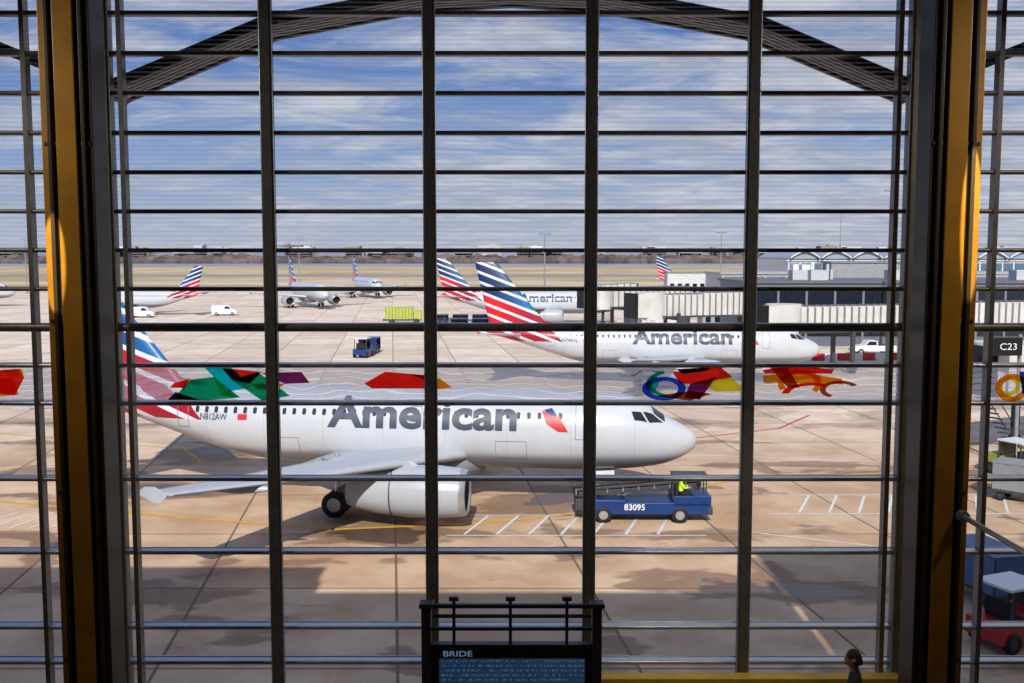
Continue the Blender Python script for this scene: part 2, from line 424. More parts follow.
# ---------------------------------------------------------------- jet bridges & terminal
def jetbridge(name,p0,p1,z=4.2,w=3.0,h=3.0,rib=.8,cab=True,leg=True,mats=None):
    E=empty(name); mb=MB(); p0=Vector(p0+(0,)); p1=Vector(p1+(0,))
    d=(p1-p0); L=d.length; d.normalize(); ang=math.atan2(d.y,d.x); nrm=Vector((-d.y,d.x,0))
    mid=L*.5
    mb.box(p0+d*(mid*.5)+Vector((0,0,z+h/2)),(mid,w,h),0,ang)
    mb.box(p0+d*(mid*1.5)+Vector((0,0,z+h/2)),(mid,w*.88,h*.88),0,ang)
    k=0
    while k<L:
        hw=w/2 if k<mid else w*.44; hh=h if k<mid else h*.88
        for sg in(-1,1): mb.box(p0+d*k+nrm*sg*(hw+.06)+Vector((0,0,z+h/2)),(.16,.14,hh*.96),1,ang)
        mb.box(p0+d*k+Vector((0,0,z+h/2+hh/2+.04)),(.14,hw*2,.12),1,ang)
        k+=rib
    for sg in(-1,1):
        mb.box(p0+d*(L/2)+nrm*sg*(w/2+.05)+Vector((0,0,z+.1)),(L,.2,.25),2,ang)
    if cab:
        mb.cyl(p1+Vector((0,0,z-.2)),p1+Vector((0,0,z+h+.1)),w*.62,n=20,mi=0)
        mb.box(p1+d*1.6+Vector((0,0,z+h/2)),(2.2,w*1.05,h*.95),0,ang)
        mb.box(p1+d*2.72+Vector((0,0,z+h*.62)),(.08,w*.9,h*.4),3,ang)
        for i in range(4): mb.box(p1+d*(2.75+i*.14)+Vector((0,0,z+h/2)),(.08,w*(1.12-.02*i),h*1.02),4,ang)
    if leg:
        q=p0+d*(L*.78)
        for sg in(-1,1):
            mb.box(q+nrm*sg*1.9+Vector((0,0,(z+.6)/2+.3)),(.4,.4,z),2,ang)
            mb.wheel(q+nrm*sg*1.9+Vector((0,0,.5)),.5,.45,nrm,4,2)
        mb.beam(q+nrm*1.9+Vector((0,0,z-.2)),q-nrm*1.9+Vector((0,0,z-.2)),.35,.35,2)
        mb.beam(q+nrm*1.9+Vector((0,0,.6)),q-nrm*1.9+Vector((0,0,.6)),.3,.3,2)
        mb.cyl(p0+Vector((0,0,0)),p0+Vector((0,0,z+h)),1.0,n=18,mi=2)
        s0=p1+nrm*(-w*.7)
        for i in range(12): mb.box(s0-d*(i*.32)+Vector((0,0,z-.1-i*z/12)),(.34,.9,.05),2,ang)
        for sg in(-.45,.45): mb.beam(s0+nrm*sg+Vector((0,0,z+.9)),s0-d*3.6+nrm*sg+Vector((0,0,1.1)),.05,.05,2)
    return mb.obj('bridge_body',mats or [M('bridge_panel',(204,202,198),.5,0,.1,.5),M('bridge_rib',(120,120,126),.5),dgrey,glassd,black],E)
jetbridge('jet_bridge',(62,117),(29.5,108.5),4.5,3.1,3.0,.9)
jetbridge('jet_bridge',(32,137.5),(18.5,133),4.6,3.1,3.2,.9)
jetbridge('jet_bridge',(29,168),(14,160),4.4,3.2,3.2,1.1)
jetbridge('jet_bridge',(21.5,178),(15.5,176),4.8,3,3,1.2,cab=False)
jetbridge('jet_bridge',(46,70),(31.5,63.5),4.3,3.1,3.0,.9)

def building(name,x0,x1,y0,y1,h,floors,mats,bay=3.0,roof=True):
    mb=MB(); cx,cy=(x0+x1)/2,(y0+y1)/2; mb.box((cx,cy,h/2),(x1-x0,y1-y0,h),0)
    fh=h/floors
    for f in range(floors):
        z=f*fh
        mb.box((cx,cy,z+fh*.58),(x1-x0+.16,y1-y0+.16,fh*.52),1)
        mb.box((cx,cy,z+fh*.96),(x1-x0+.5,y1-y0+.5,fh*.12),2)
        x=x0
        while x<=x1+.01:
            mb.box((x,cy,z+fh*.5),(.3,y1-y0+.4,fh*.98),2); x+=bay
    if roof:
        mb.box((cx,cy,h+.15),(x1-x0+1.2,y1-y0+1.2,.3),0)
        for i in range(12):
            rx=random.uniform(x0+3,x1-3); mb.box((rx,cy+random.uniform(-3,3),h+1.0),(random.uniform(1.5,3.5),2.4,1.5),3)
            if i%3==0: mb.cyl((rx+2.5,cy,h),(rx+2.5,cy,h+random.uniform(1.5,3)),.25,n=8,mi=3)
    return mb.obj(name,mats)
building('concourse_building',33.5,130,141,160,8.9,2,[M('facade_dark',(92,98,110),.5,0,.1),glassd,M('facade_dk_trim',(112,116,124),.5,0,.1),M('roof_plant',(190,192,194),.5)],4)
building('concourse_building',40,140,190,206,9.2,2,[M('facade_light',(170,170,172),.6),glassd,M('facade_trim2',(196,194,190),.5),white],4)
wfac=M('facade_white',(214,218,222),.4)
building('terminal_building',64,150,232,262,11.4,3,[wfac,M('terminal_glazing',(90,112,136),.12),wfac,grey],2.6)
rb=MB()
for i in range(12):
    x0=64+i*7.2
    rb.loft([[Vector((x0+6.8*u,yy,12.2+1.5*math.sin(math.pi*u))) for u in [k/8 for k in range(9)]]+[Vector((x0+6.8,yy,11.9)),Vector((x0,yy,11.9))] for yy in (231,260)],0)
    rb.loft([[Vector((x0+6.8*u,yy,12.25+1.55*math.sin(math.pi*u))) for u in [k/8 for k in range(9)]]+[Vector((x0+6.8*u,yy,12.0+1.5*math.sin(math.pi*u))) for u in [k/8 for k in range(8,-1,-1)]] for yy in (230.2,231)],1)
rb.obj('vaulted_roof',[M('roof_glass',(150,166,182),.2),M('roof_rib',(222,224,226),.5)])
b=MB()
for (x,y,w,h,mi) in [(44,184,8,4,0),(36,178,5,3,1),(27,183,7,3.4,0),(60,172,12,11.5,1),(48,176,6,7.5,0),(38,215,10,9,0)]:
    b.box((x,y,h/2),(w,5,h),mi); b.box((x,y,h+.1),(w+.4,5.4,.2),2)
    for k in range(int(w//1.6)): b.box((x-w/2+1+k*1.6,y-2.52,h*.55),(.9,.06,h*.4),3)
b.obj('pier_service_block',[M('block_white',(206,206,206),.6),M('block_grey',(150,154,160),.6),grey,glassd])
b=MB()
for i in range(16):
    b.box((31+i*1.6,121+i*.15,.45),(1.5,.35,.9),i%2)
    b.box((31+i*1.6,121+i*.15,.08),(1.55,.55,.16),i%2)
b.obj('safety_barrier_row',[redp,white])

for (x,y,h) in [(52,137.5,24),(6.5,200,17),(98,300,26),(-70,330,18),(-160,330,18),(50,240,18),(84,224,27)]:
    b=MB(); b.cyl((x,y,0),(x,y,h),.2,.1,n=10); b.box((x,y,h),(2.4,.3,.2))
    for k in(-1.0,-.35,.35,1.0): b.box((x+k,y-.3,h+.05),(.45,.4,.25),1)
    b.cyl((x,y,0),(x,y,.8),.4,n=10,mi=0)
    b.obj('apron_light_mast',[grey,grey])

# ---------------------------------------------------------------- vehicles
def cart(name,x,y,rz,col,n=1,bags=None):
    E=empty(name,(x,y,0),rz); b=MB()
    for i in range(n):
        o=i*3.6
        b.box((o,0,.55),(2.9,1.5,.14),1); b.box((o,0,2.05),(2.9,1.55,.08),0)
        for sx in(-1.4,1.4):
            for sy in(-.7,.7): b.box((o+sx,sy,1.3),(.07,.07,1.45),1)
            b.box((o+sx,0,1.3),(.05,1.4,1.4),0)
        b.box((o,.72,1.3),(2.8,.04,1.4),0)
        for k in range(5): b.box((o-1.05+k*.52,-.05+random.uniform(-.2,.2),.62+.25),(.44,.85,.5),2+(k%2))
        for k in range(3): b.box((o-.9+k*.8,0,1.3),(.6,.7,.3),3-(k%2))
        for sx in(-1,1):
            for sy in(-.62,.62): b.wheel((o+sx,sy,.24),.24,.16,(0,1,0),4,1)
        b.beam((o+1.45,0,.45),(o+2.1,0,.45),.07,.07,1)
    b.obj('cart_body',[col,dgrey]+(bags or [M('luggage_black',(35,35,40)),M('luggage_blue',(40,60,110))])+[black],E); return E
def tug(name,x,y,rz,col,sc=1):
    E=empty(name,(x,y,0),rz,sc); b=MB()
    b.box((0,0,.65),(2.9,1.5,.6),0); b.box((1.0,0,1.05),(.9,1.3,.3),0); b.box((-.5,0,.98),(.6,1.1,.1),3)
    for sx in(-1.0,.45):
        for sy in(-.68,.68): b.box((sx,sy,1.5),(.06,.06,1.2),1)
    b.box((-.3,0,2.12),(1.7,1.5,.08),4); b.box((.46,0,1.6),(.03,1.3,.8),2); b.box((-.75,0,1.3),(.15,1.1,.6),3)
    for sx in(-.95,.95):
        for sy in(-.7,.7): b.wheel((sx,sy,.36),.36,.24,(0,1,0),3,1)
    b.box((1.48,0,.5),(.1,1.4,.25),1)
    b.obj('tug_body',[col,dgrey,glassd,black,white],E); return E
def van(name,x,y,rz,L=5.2,pick=False,col=white):
    E=empty(name,(x,y,0),rz); b=MB(); W=1.9
    def sec(yo,pts): return [Vector((px,yo,pz)) for px,pz in pts]
    if pick: pts=[(-L/2,.45),(-L/2,1.15),(-.45,1.15),(-.35,1.8),(.75,1.82),(1.25,1.2),(2.45,1.08),(L/2,.85),(L/2,.45)]
    else: pts=[(-L/2,.4),(-L/2,2.1),(-L/2+.2,2.2),(.9,2.2),(1.6,1.4),(2.5,1.15),(L/2,.9),(L/2,.4)]
    b.loft([sec(-W/2,pts),sec(W/2,pts)],0,True,False)
    if pick:
        b.box((-1.55,0,1.16),(1.9,1.6,.04),3)
        for sg in(-1,1): b.add([(-.28,sg*.96,1.22),(-.22,sg*.96,1.7),(.68,sg*.96,1.72),(1.08,sg*.96,1.22)],[(0,1,2,3)],1)
    else:
        for sg in(-1,1): b.add([(.1,sg*.96,1.45),(.1,sg*.96,2.0),(.85,sg*.96,2.0),(1.38,sg*.96,1.45)],[(0,1,2,3)],1)
    for sx in(-L*.31,L*.31):
        for sy in(-.86,.86): b.wheel((sx,sy,.38),.38,.26,(0,1,0),3,2)
    b.box((L/2,0,.55),(.1,1.8,.2),2); b.box((-L/2,0,.55),(.1,1.8,.2),2)
    b.obj('body',[col,glassd,silver,black],E); return E
tug('baggage_tug',-18.8,126,1.4,blue,1.15)
cart('baggage_cart',-18.3,131,1.5,blue,1)
van('pickup_truck',47,130.0,3.14,5.6,True)
van('service_van',-61,212,.2)
van('service_van',-76,205,.1)
cart('baggage_cart',-13,182,.05,M('cart_grey',(110,120,130)),3)
bags=[M('luggage_red',(220,30,40)),M('tarp_blue',(60,130,200))]
cart('baggage_cart',17.9,36.8,1.75,M('canvas_blue',(70,110,150)),1,bags)
tug('baggage_tug',16.9,32.6,.4,redp)
cart('baggage_cart',-9,170,.1,M('cart_blue',(60,80,120)),2)
tug('baggage_tug',-1,180,.1,redp)
tug('baggage_tug',29.5,58,2.0,M('green_yellow',(150,160,60)))
cart('baggage_cart',27,51.8,2.4,grey,1)
E=empty('catering_truck',(-20.5,187,0),.05); b=MB()
b.box((-.6,0,2.0),(5.2,2.3,2.2),0); b.box((0,0,.75),(7.2,2.1,.3),1); b.box((2.9,0,1.6),(1.4,2.1,1.7),0); b.box((3.62,0,1.9),(.05,1.8,.8),2)
for i in range(9): b.box((-3.0+i*.6,-1.17,2.0),(.06,.05,2.1),1)
for sx in(-2,2.6):
    for sy in(-.95,.95): b.wheel((sx,sy,.5),.5,.3,(0,1,0),3,1)
b.obj('truck_body',[M('lime_paint',(170,180,70)),dgrey,glassd,black],E)

# belt loader
E=empty('belt_loader',(6.45,48.5,0),math.radians(-1)); b=MB()
b.box((0.1,0,.72),(6.0,2.0,.55),0); b.box((2.3,0,1.1),(1.8,2.0,.45),0); b.box((-1.9,0,1.03),(1.9,2.0,.16),0)
b.box((3.15,0,.6),(.25,2.05,.35),1)
b.beam((-3.3,.15,1.25),(2.7,.15,1.75),1.1,.22,1); b.beam((-3.35,.15,1.38),(2.7,.15,1.89),.85,.06,3)
for sg in(-.45,.75):
    b.beam((-3.3,sg,1.5),(2.8,sg,2.02),.07,.12,1)
    for k in range(9):
        u=k/8; b.box((-3.3+6.1*u,sg,1.38+.52*u),(.05,.05,.3),2)
for sx in(-3.3,2.7): b.cyl((sx,-.4,1.3+(.5 if sx>0 else 0)),(sx,.7,1.3+(.5 if sx>0 else 0)),.14,mi=3)
b.beam((-1.5,.15,.95),(-.2,.15,1.45),.3,.12,2)
for sx in(-2.0,1.7):
    for sy in(-.9,.9): b.wheel((sx,sy,.4),.4,.28,(0,1,0),3,2)
for sx in(1.35,2.95):
    for sy in(-.95,-.2): b.cyl((sx,sy,1.2),(sx,sy,2.35),.03,n=8,mi=1)
b.box((2.15,-.58,2.38),(1.7,.85,.05),1); b.box((1.75,-.6,1.28),(.5,.6,.12),3); b.box((1.52,-.6,1.6),(.1,.6,.55),3)
b.cyl((2.75,-.6,1.3),(2.6,-.6,1.65),.03,n=8,mi=1); b.rev([(-.02,.16),(0,.19),(.02,.16)],(2.58,-.6,1.68),(-.5,0,1),16,3)
b.box((-3.1,0,.85),(.5,1.6,.5),1)
b.obj('loader_body',[blue,dgrey,silver,black],E,bevel=.02)
flat_text('fleet_number','83095',1.0,(-1.0,-1.012,.64),(math.pi/2,0,0),white,E,.02)

# ---------------------------------------------------------------- people
def person(name,loc,rz,joints,edges,radii,mats,head,hair,hands=None,face_dir=(1,0,0)):
    E=empty(name,loc,rz)
    names=list(joints.keys()); idx={n:i for i,n in enumerate(names)}
    me=bpy.data.meshes.new('body'); me.from_pydata([joints[n] for n in names],[(idx[a],idx[b]) for a,b in edges],[])
    ob=bpy.data.objects.new('body',me); COL.objects.link(ob); ob.parent=E
    sk=ob.modifiers.new('skin','SKIN')
    for i,n in enumerate(names):
        sv=me.skin_vertices[0].data[i]; r=radii[n]; sv.radius=(r,r); sv.use_root=(i==0)
    ob.modifiers.new('sub','SUBSURF').levels=2; ob.modifiers['sub'].render_levels=2
    t=NT('clothes_'+name); o=t.obj(); q=t.xyz(o)
    t.pbr(t.mix(t.m('GREATER_THAN',q[2],mats[2]),mats[0],mats[1]),.8)
    me.materials.append(t.mat)
    skin=M('skin',(176,128,100),.55); hm=M('hair',(38,28,22),.7)
    hb=MB(); c=Vector(head); f=Vector(face_dir).normalized(); sd=Vector((0,0,1)).cross(f)
    rings=[]
    for k in range(13):
        p=math.pi*k/12; z=-math.cos(p); r=math.sin(p)
        rr=[]
        for j in range(18):
            a=2*math.pi*j/18; fx=math.cos(a)*r*.095; sx=math.sin(a)*r*.075
            if z<-.2: fx+=.012*(1 if math.cos(a)>0 else -1.5)*r; sx*=.86
            if z<-.1 and math.cos(a)<-.2: fx*=.75
            rr.append(c+f*fx+sd*sx+Vector((0,0,z*.118)))
        rings.append(rr)
    hb.loft(rings,0)
    hb.loft([[c+f*(.088)+sd*(.008*math.cos(t))+Vector((0,0,.02+.008*math.sin(t))) for t in [i*math.pi/3 for i in range(6)]],[c+f*.118+sd*(.016*math.cos(t))+Vector((0,0,-.028+.01*math.sin(t))) for t in [i*math.pi/3 for i in range(6)]]],0)
    for sg in(-1,1):
        hb.rev([(-.01,.004),(0,.03),(.012,.026),(.018,.004)],c+sd*sg*.072-f*.005,sd*sg,10,0)
        hb.rev([(-.006,.002),(0,.013),(.008,.002)],c+f*.086+sd*sg*.032+Vector((0,0,.012)),f,10,2)
    hb.beam(c+f*.09-sd*.024-Vector((0,0,.055)),c+f*.09+sd*.024-Vector((0,0,.055)),.01,.012,3)
    rings=[]
    for k in range(8):
        p=math.pi*.5*k/7; z=math.sin(p); r=math.cos(p)
        rings.append([c+f*(math.cos(a)*r*.102-.012)+sd*(math.sin(a)*r*.083)+Vector((0,0,.018+z*.112-(.07 if math.cos(a)<0 else 0)*(1-z))) for a in [2*math.pi*j/18 for j in range(18)]])
    hb.loft(rings,1)
    hb.cyl(c+Vector((0,0,-.16))-f*.02,c+Vector((0,0,-.06))-f*.012,.052,.05,mi=0)
    hb.obj('head',[skin,hm,M('eye',(30,24,20)),M('lips',(140,80,72))],E)
    if hands:
        h=MB()
        for (p,d,up) in hands:
            p=Vector(p);d=Vector(d).normalized();u=Vector(up).normalized();w=d.cross(u).normalized()
            R=Matrix((d,w,u)).transposed()
            h.box(p+d*.045,(.09,.08,.028),0,rot=R)
            for i,L in enumerate((.068,.078,.073,.058)):
                b0=p+d*.088+w*(.03-i*.02); m=b0+d*L*.5-u*.008; e=m+d*L*.42-u*.025
                h.cyl(b0,m,.0095,.009,8); h.cyl(m,e,.009,.007,8)
            t0=p+d*.02+w*.038; t1=t0+d*.03+w*.022-u*.006; t2=t1+d*.03+w*.006-u*.012
            h.cyl(t0,t1,.012,.011,8); h.cyl(t1,t2,.011,.008,8)
        h.obj('hands',[skin],E,bevel=.006)
    return E
J=dict(pelvis=(0,0,.12),waist=(0,0,.3),chest=(.02,0,.5),neck=(.02,0,.66),
 shL=(.02,.18,.58),elL=(.16,.25,.36),wrL=(.4,.17,.38),shR=(.02,-.18,.58),elR=(.16,-.25,.36),wrR=(.4,-.17,.38),
 hipL=(.04,.1,.08),knL=(.46,.13,.14),anL=(.6,.13,-.08),toL=(.78,.13,-.1),hipR=(.04,-.1,.08),knR=(.46,-.13,.14),anR=(.6,-.13,-.08),toR=(.78,-.13,-.1))
Ed=[('pelvis','waist'),('waist','chest'),('chest','neck'),('chest','shL'),('shL','elL'),('elL','wrL'),('chest','shR'),('shR','elR'),('elR','wrR'),('pelvis','hipL'),('hipL','knL'),('knL','anL'),('anL','toL'),('pelvis','hipR'),('hipR','knR'),('knR','anR'),('anR','toR')]
Rd=dict(pelvis=.15,waist=.15,chest=.16,neck=.06,shL=.08,elL=.055,wrL=.035,shR=.08,elR=.055,wrR=.035,hipL=.1,knL=.07,anL=.05,toL=.035,hipR=.1,knR=.07,anR=.05,toR=.035)
a=math.radians(-1)
person('ramp_worker',(6.45+1.75,48.5-.62,1.34),a,J,Ed,Rd,(lin((30,36,52)),lin((200,240,40)),.2),(.03,0,.84),True,[((.4,.17,.38),(1,0,0),(0,0,1)),((.4,-.17,.38),(1,0,0),(0,0,1))])
FZ=CZ-6.65
J=dict(pelvis=(0,0,.95),waist=(0,0,1.1),chest=(.0,0,1.32),neck=(0,0,1.5),
 shL=(0,.19,1.41),elL=(-.03,.24,1.12),wrL=(.06,.23,.87),shR=(0,-.19,1.41),elR=(-.03,-.24,1.12),wrR=(.06,-.23,.87),
 hipL=(0,.1,.88),knL=(.03,.11,.5),anL=(-.01,.11,.09),toL=(.15,.12,.04),hipR=(0,-.1,.88),knR=(.03,-.11,.5),anR=(-.01,-.11,.09),toR=(.15,-.12,.04))
Rd=dict(pelvis=.145,waist=.13,chest=.15,neck=.06,shL=.075,elL=.055,wrL=.035,shR=.075,elR=.055,wrR=.035,hipL=.1,knL=.065,anL=.05,toL=.035,hipR=.1,knR=.065,anR=.05,toR=.035)
person('traveller',(4.25,12.0,FZ),math.radians(160),J,Ed,Rd,(lin((24,26,34)),lin((30,30,34)),.98),(.02,0,1.65),True,[((.06,.23,.86),(.1,0,-1),(0,1,0)),((.06,-.23,.86),(.1,0,-1),(0,-1,0))])

# ---------------------------------------------------------------- terminal hall: window wall
frame=M('window_frame_grey',(124,122,120),.4,.2,.15,8)
frame2=M('transom_aluminium',(200,200,204),.3,.55,.1,8)
W=empty('window_1')
WY=13.0
fb=MB()
ztop=3.95; zbot=-6.6
mull=[-7.215,-5.16,-3.105,-1.05,1.01,3.06,5.11,7.17]
for X in mull:
    fb.box((X,WY-.02,CZ+(ztop+zbot)/2),(.08,.24,ztop-zbot),0)
    fb.box((X,WY-.17,CZ+(ztop+zbot)/2),(.11,.05,ztop-zbot),0)
    for s2 in(-.07,.07):
        fb.cyl((X+s2,WY-.15,CZ+zbot),(X+s2,WY-.15,CZ+ztop),.016,n=8,mi=1)
for X in(-4.96,4.91,-6.18,6.19): fb.box((X,WY-.05,CZ+(ztop+zbot)/2),(.06,.14,ztop-zbot),0)
fb.obj('mullions',[frame,silver],W)
hb=MB()
zs=[-.948+.4975*k for k in range(-2,10)]+[-2.947,-3.93,-4.95,-5.43]
for z in zs:
    th=.1 if abs(z+.948)<.01 else .046
    low=1 if z<-1.4 else 0
    hb.box((0,WY-.02,CZ+z),(17.6,.12,th),low)
    hb.cyl((-8.8,WY-.08,CZ+z),(8.8,WY-.08,CZ+z),th/2+.004,n=12,mi=low)
    hb.cyl((-8.8,WY+.09,CZ+z+.005),(8.8,WY+.09,CZ+z+.005),th*.45,n=12,mi=1)
hb.obj('transoms',[frame,frame2],W)
t=NT('fritted_glass'); q=t.xyz(t.obj())
tr=t.n('ShaderNodeBsdfTransparent'); tr.inputs[0].default_value=(.96,.97,.98,1)
gl=t.n('ShaderNodeBsdfGlossy'); gl.inputs['Roughness'].default_value=.03
df=t.n('ShaderNodeBsdfTranslucent'); df.inputs[0].default_value=(.74,.78,.86,1)
m1=t.n('ShaderNodeMixShader'); m1.inputs[0].default_value=.025; t.l(tr.outputs[0],m1.inputs[1]); t.l(gl.outputs[0],m1.inputs[2])
f=t.m('MULTIPLY',t.m('LESS_THAN',t.m('FRACT',t.m('DIVIDE',q[2],.058)),.34),.24)
f=t.m('MULTIPLY',f,t.m('GREATER_THAN',q[2],CZ+.1))
m2=t.n('ShaderNodeMixShader'); t.l(f,m2.inputs[0]); t.l(m1.outputs[0],m2.inputs[1]); t.l(df.outputs[0],m2.inputs[2])
t.l(m2.outputs[0],t.out.inputs[0])
g=MB(); g.add([(-8.8,WY+.06,CZ+zbot),(8.8,WY+.06,CZ+zbot),(8.8,WY+.06,CZ+ztop),(-8.8,WY+.06,CZ+ztop)],[(0,1,2,3)])
g.obj('glass_pane',[t.mat],W,recalc=False)

F=empty('art_glass_frieze')
t=NT('etched_glass'); o=t.obj()
tr=t.n('ShaderNodeBsdfTransparent'); tr.inputs[0].default_value=(1,1,1,1)
df=t.n('ShaderNodeBsdfTranslucent'); df.inputs[0].default_value=(1,.99,.97,1)
mp=t.n('ShaderNodeMapping'); mp.inputs['Scale'].default_value=(.8,1,1.7); t.l(o,mp.inputs[0])
wv=t.n('ShaderNodeTexWave',wave_type='RINGS'); t.l(mp.outputs[0],wv.inputs['Vector']); wv.inputs['Scale'].default_value=2.6; wv.inputs['Distortion'].default_value=10; wv.inputs['Detail'].default_value=1.5; wv.inputs['Detail Scale'].default_value=.8
ln=t.ramp(wv.outputs['Fac'],.10,.03)
f=t.m('SUBTRACT',.6,t.m('MULTIPLY',ln,.35))
m1=t.n('ShaderNodeMixShader'); t.l(f,m1.inputs[0]); t.l(tr.outputs[0],m1.inputs[1]); t.l(df.outputs[0],m1.inputs[2]); t.l(m1.outputs[0],t.out.inputs[0])
g=MB(); g.add([(-8.8,WY+.03,CZ-1.93),(8.8,WY+.03,CZ-1.93),(8.8,WY+.03,CZ-1.45),(-8.8,WY+.03,CZ-1.45)],[(0,1,2,3)])
g.obj('etched_panel',[t.mat],F,recalc=False)
def cglass(name,rgb):
    t=NT(name); n=t.noise(t.obj(),5); c=t.mix(n,lin(rgb),lin(tuple(min(255,v*1.25+10) for v in rgb)))
    tr=t.n('ShaderNodeBsdfTransparent'); t.l(c,tr.inputs[0])
    df=t.n('ShaderNodeBsdfTranslucent'); t.l(c,df.inputs[0])
    m=t.n('ShaderNodeMixShader'); m.inputs[0].default_value=.5; t.l(tr.outputs[0],m.inputs[1]); t.l(df.outputs[0],m.inputs[2]); t.l(m.outputs[0],t.out.inputs[0]); return t.mat
cols=dict(red=(255,30,20),orange=(255,120,10),yellow=(255,214,40),green=(10,140,90),teal=(0,180,180),blue=(25,60,180),purple=(110,30,90),dark=(30,26,34),brown=(150,56,15),ltgreen=(140,214,100))
cn=list(cols.keys()); cm=[cglass('art_'+k,v) for k,v in cols.items()]
k=.01308
def U(p): return ((p[0]-512)*k, CZ-1.69-(p[1]-384)*k)
ab=MB(); lay=[0]
def piece(c,pts):
    lay[0]=(lay[0]+1)%12; y=WY-.0-.004*lay[0]
    P=[U(p) for p in pts]; fr=[(x,y,z) for x,z in P]
    ab.add(fr,[tuple(range(len(P)))],cn.index(c))
def ring(c,cx,cy,rx,ry,w,a0=0,a1=360,n=26):
    lay[0]=(lay[0]+1)%12; y=WY-.004*lay[0]
    vs=[];fs=[]
    for i in range(n+1):
        a=math.radians(a0+(a1-a0)*i/n)
        for s in(1,1-w):
            x,z=U((cx+rx*s*math.cos(a),cy+ry*s*math.sin(a))); vs.append((x,y,z))
    for i in range(n): fs.append((2*i,2*i+1,2*i+3,2*i+2))
    ab.add(vs,fs,cn.index(c))
piece('red',[(-20,372),(20,369),(24,378),(14,396),(-20,392)]); piece('orange',[(-20,380),(12,378),(18,395),(0,397)]); piece('yellow',[(2,371),(22,369),(25,375),(10,377)])
piece('green',[(172,400),(190,380),(214,377),(240,398),(205,401)]); piece('teal',[(205,368),(232,368),(252,388),(228,392)])
piece('red',[(222,368),(262,372),(250,384),(232,380)]); piece('green',[(232,380),(258,372),(290,396),(262,401)]); piece('ltgreen',[(214,377),(228,392),(240,398),(222,396)])
piece('purple',[(262,373),(302,372),(310,383),(285,384)]); piece('red',[(175,383),(190,379),(186,388),(170,388)]); piece('dark',[(168,400),(176,392),(200,400)]); piece('orange',[(250,384),(285,384),(278,389),(258,390)])
piece('red',[(364,384),(385,372),(432,376),(424,389),(372,389)]); piece('orange',[(424,380),(440,379),(452,388),(430,391)]); piece('brown',[(408,374),(434,376),(440,380),(424,380)])
ring('blue',664,389,22,12,.35,0,360); ring('green',672,384,26,14,.22,100,250); piece('teal',[(650,376),(662,378),(655,392),(646,390)])
piece('red',[(672,372),(720,367),(732,377),(700,384),(680,384)]); piece('purple',[(690,384),(716,377),(700,400),(684,398)]); piece('yellow',[(700,382),(728,374),(745,391),(716,392)]); piece('brown',[(655,396),(690,391),(712,394),(690,401)]); piece('dark',[(676,369),(712,367),(706,371),(682,374)])
piece('orange',[(763,376),(800,373),(842,379),(844,385),(764,383)]); piece('red',[(762,370),(800,366),(834,370),(832,374),(765,374)]); ring('orange',800,384,22,14,.3,150,400); ring('brown',840,390,20,9,.3,120,330); piece('brown',[(768,366),(786,366),(800,388),(788,388)]); piece('yellow',[(800,373),(822,375),(820,380),(802,379)]); ring('red',812,394,30,11,.25,180,300)
ring('orange',1012,388,17,14,.4); ring('yellow',1008,386,12,10,.4); piece('blue',[(1018,372),(1042,370),(1040,396),(1022,394)]); piece('red',[(1024,366),(1050,368),(1048,380),(1030,380)])
ab.obj('coloured_glass_pieces',cm,F,recalc=False)

# exterior gabled canopy
cb=MB()
arch=[(-5.3,2.08),(-3.2,2.93),(-1.15,3.3),(0,3.36),(1.15,3.3),(3.2,2.93),(5.3,2.08)]
arches=[arch,[(x-10.6,z) for x,z in arch],[(x+10.6,z) for x,z in arch]]
for A in arches:
    for p,q in zip(A[:-1],A[1:]):
        for (yy,w,hh,dz,mi) in [(WY+.2,.1,.13,.05,0),(WY+.95,.08,.08,.02,0)]+[(WY+.34+.14*i,.05,.03,0,1) for i in range(4)]:
            cb.beam((p[0],yy,CZ+p[1]+dz),(q[0],yy,CZ+q[1]+dz),w,hh,mi)
        cb.beam((p[0],WY+.57,CZ+p[1]+.07),(q[0],WY+.57,CZ+q[1]+.07),.75,.03,2)
    for X in(0,6): cb.cyl((A[X][0],WY+.15,CZ+A[X][1]),(A[X][0],WY+.95,CZ+A[X][1]),.05,n=8,mi=0)
cb.obj('roof_canopy',[M('canopy_dark',(70,64,60),.5),M('soffit_rib',(225,222,218),.5),M('soffit',(176,174,172),.6)])

gold=M('column_gold_paint',(190,136,40),.4,0,.15,2)
for sx in(-1,1):
    b=MB(); X=sx*5.26; Y=12.2; h=10.6; zc=CZ-6.65+h/2
    b.box((X,Y-.22,zc),(.24,.05,h),0); b.box((X,Y+.2,zc),(.6,.05,h),0); b.box((X,Y,zc),(.05,.42,h),0)
    for s2 in(-1,1):
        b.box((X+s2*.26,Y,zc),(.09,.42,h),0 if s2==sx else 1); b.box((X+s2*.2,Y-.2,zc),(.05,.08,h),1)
        b.cyl((X+s2*.15,Y-.12,zc-h/2),(X+s2*.15,Y-.12,zc+h/2),.045,n=10,mi=1)
    for z in range(5): b.box((X,Y-.05,CZ-5+z*2.1),(.56,.34,.05),1)
    b.box((X,Y,CZ-6.6),(.9,.8,.1),1)
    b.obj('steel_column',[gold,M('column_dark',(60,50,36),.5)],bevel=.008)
b=MB(); b.cyl((5.47,11.9,CZ-3.17),(5.47,3.2,CZ-3.17),.032,n=12); b.cyl((5.47,11.95,CZ-3.17),(5.47,11.85,CZ-3.17),.07,n=12)
b.obj('tie_rod',[M('rod_grey',(180,178,174),.4,.4)])
b=MB(); b.box((3.05,12.62,CZ-5.6),(4.0,.2,.24),0)
for x in(1.2,3.06,4.95): b.box((x,12.62,CZ-6.19),(.1,.14,.95),1)
b.obj('sill_rail',[M('ochre_paint',(225,180,30),.5),dgrey],bevel=.01)

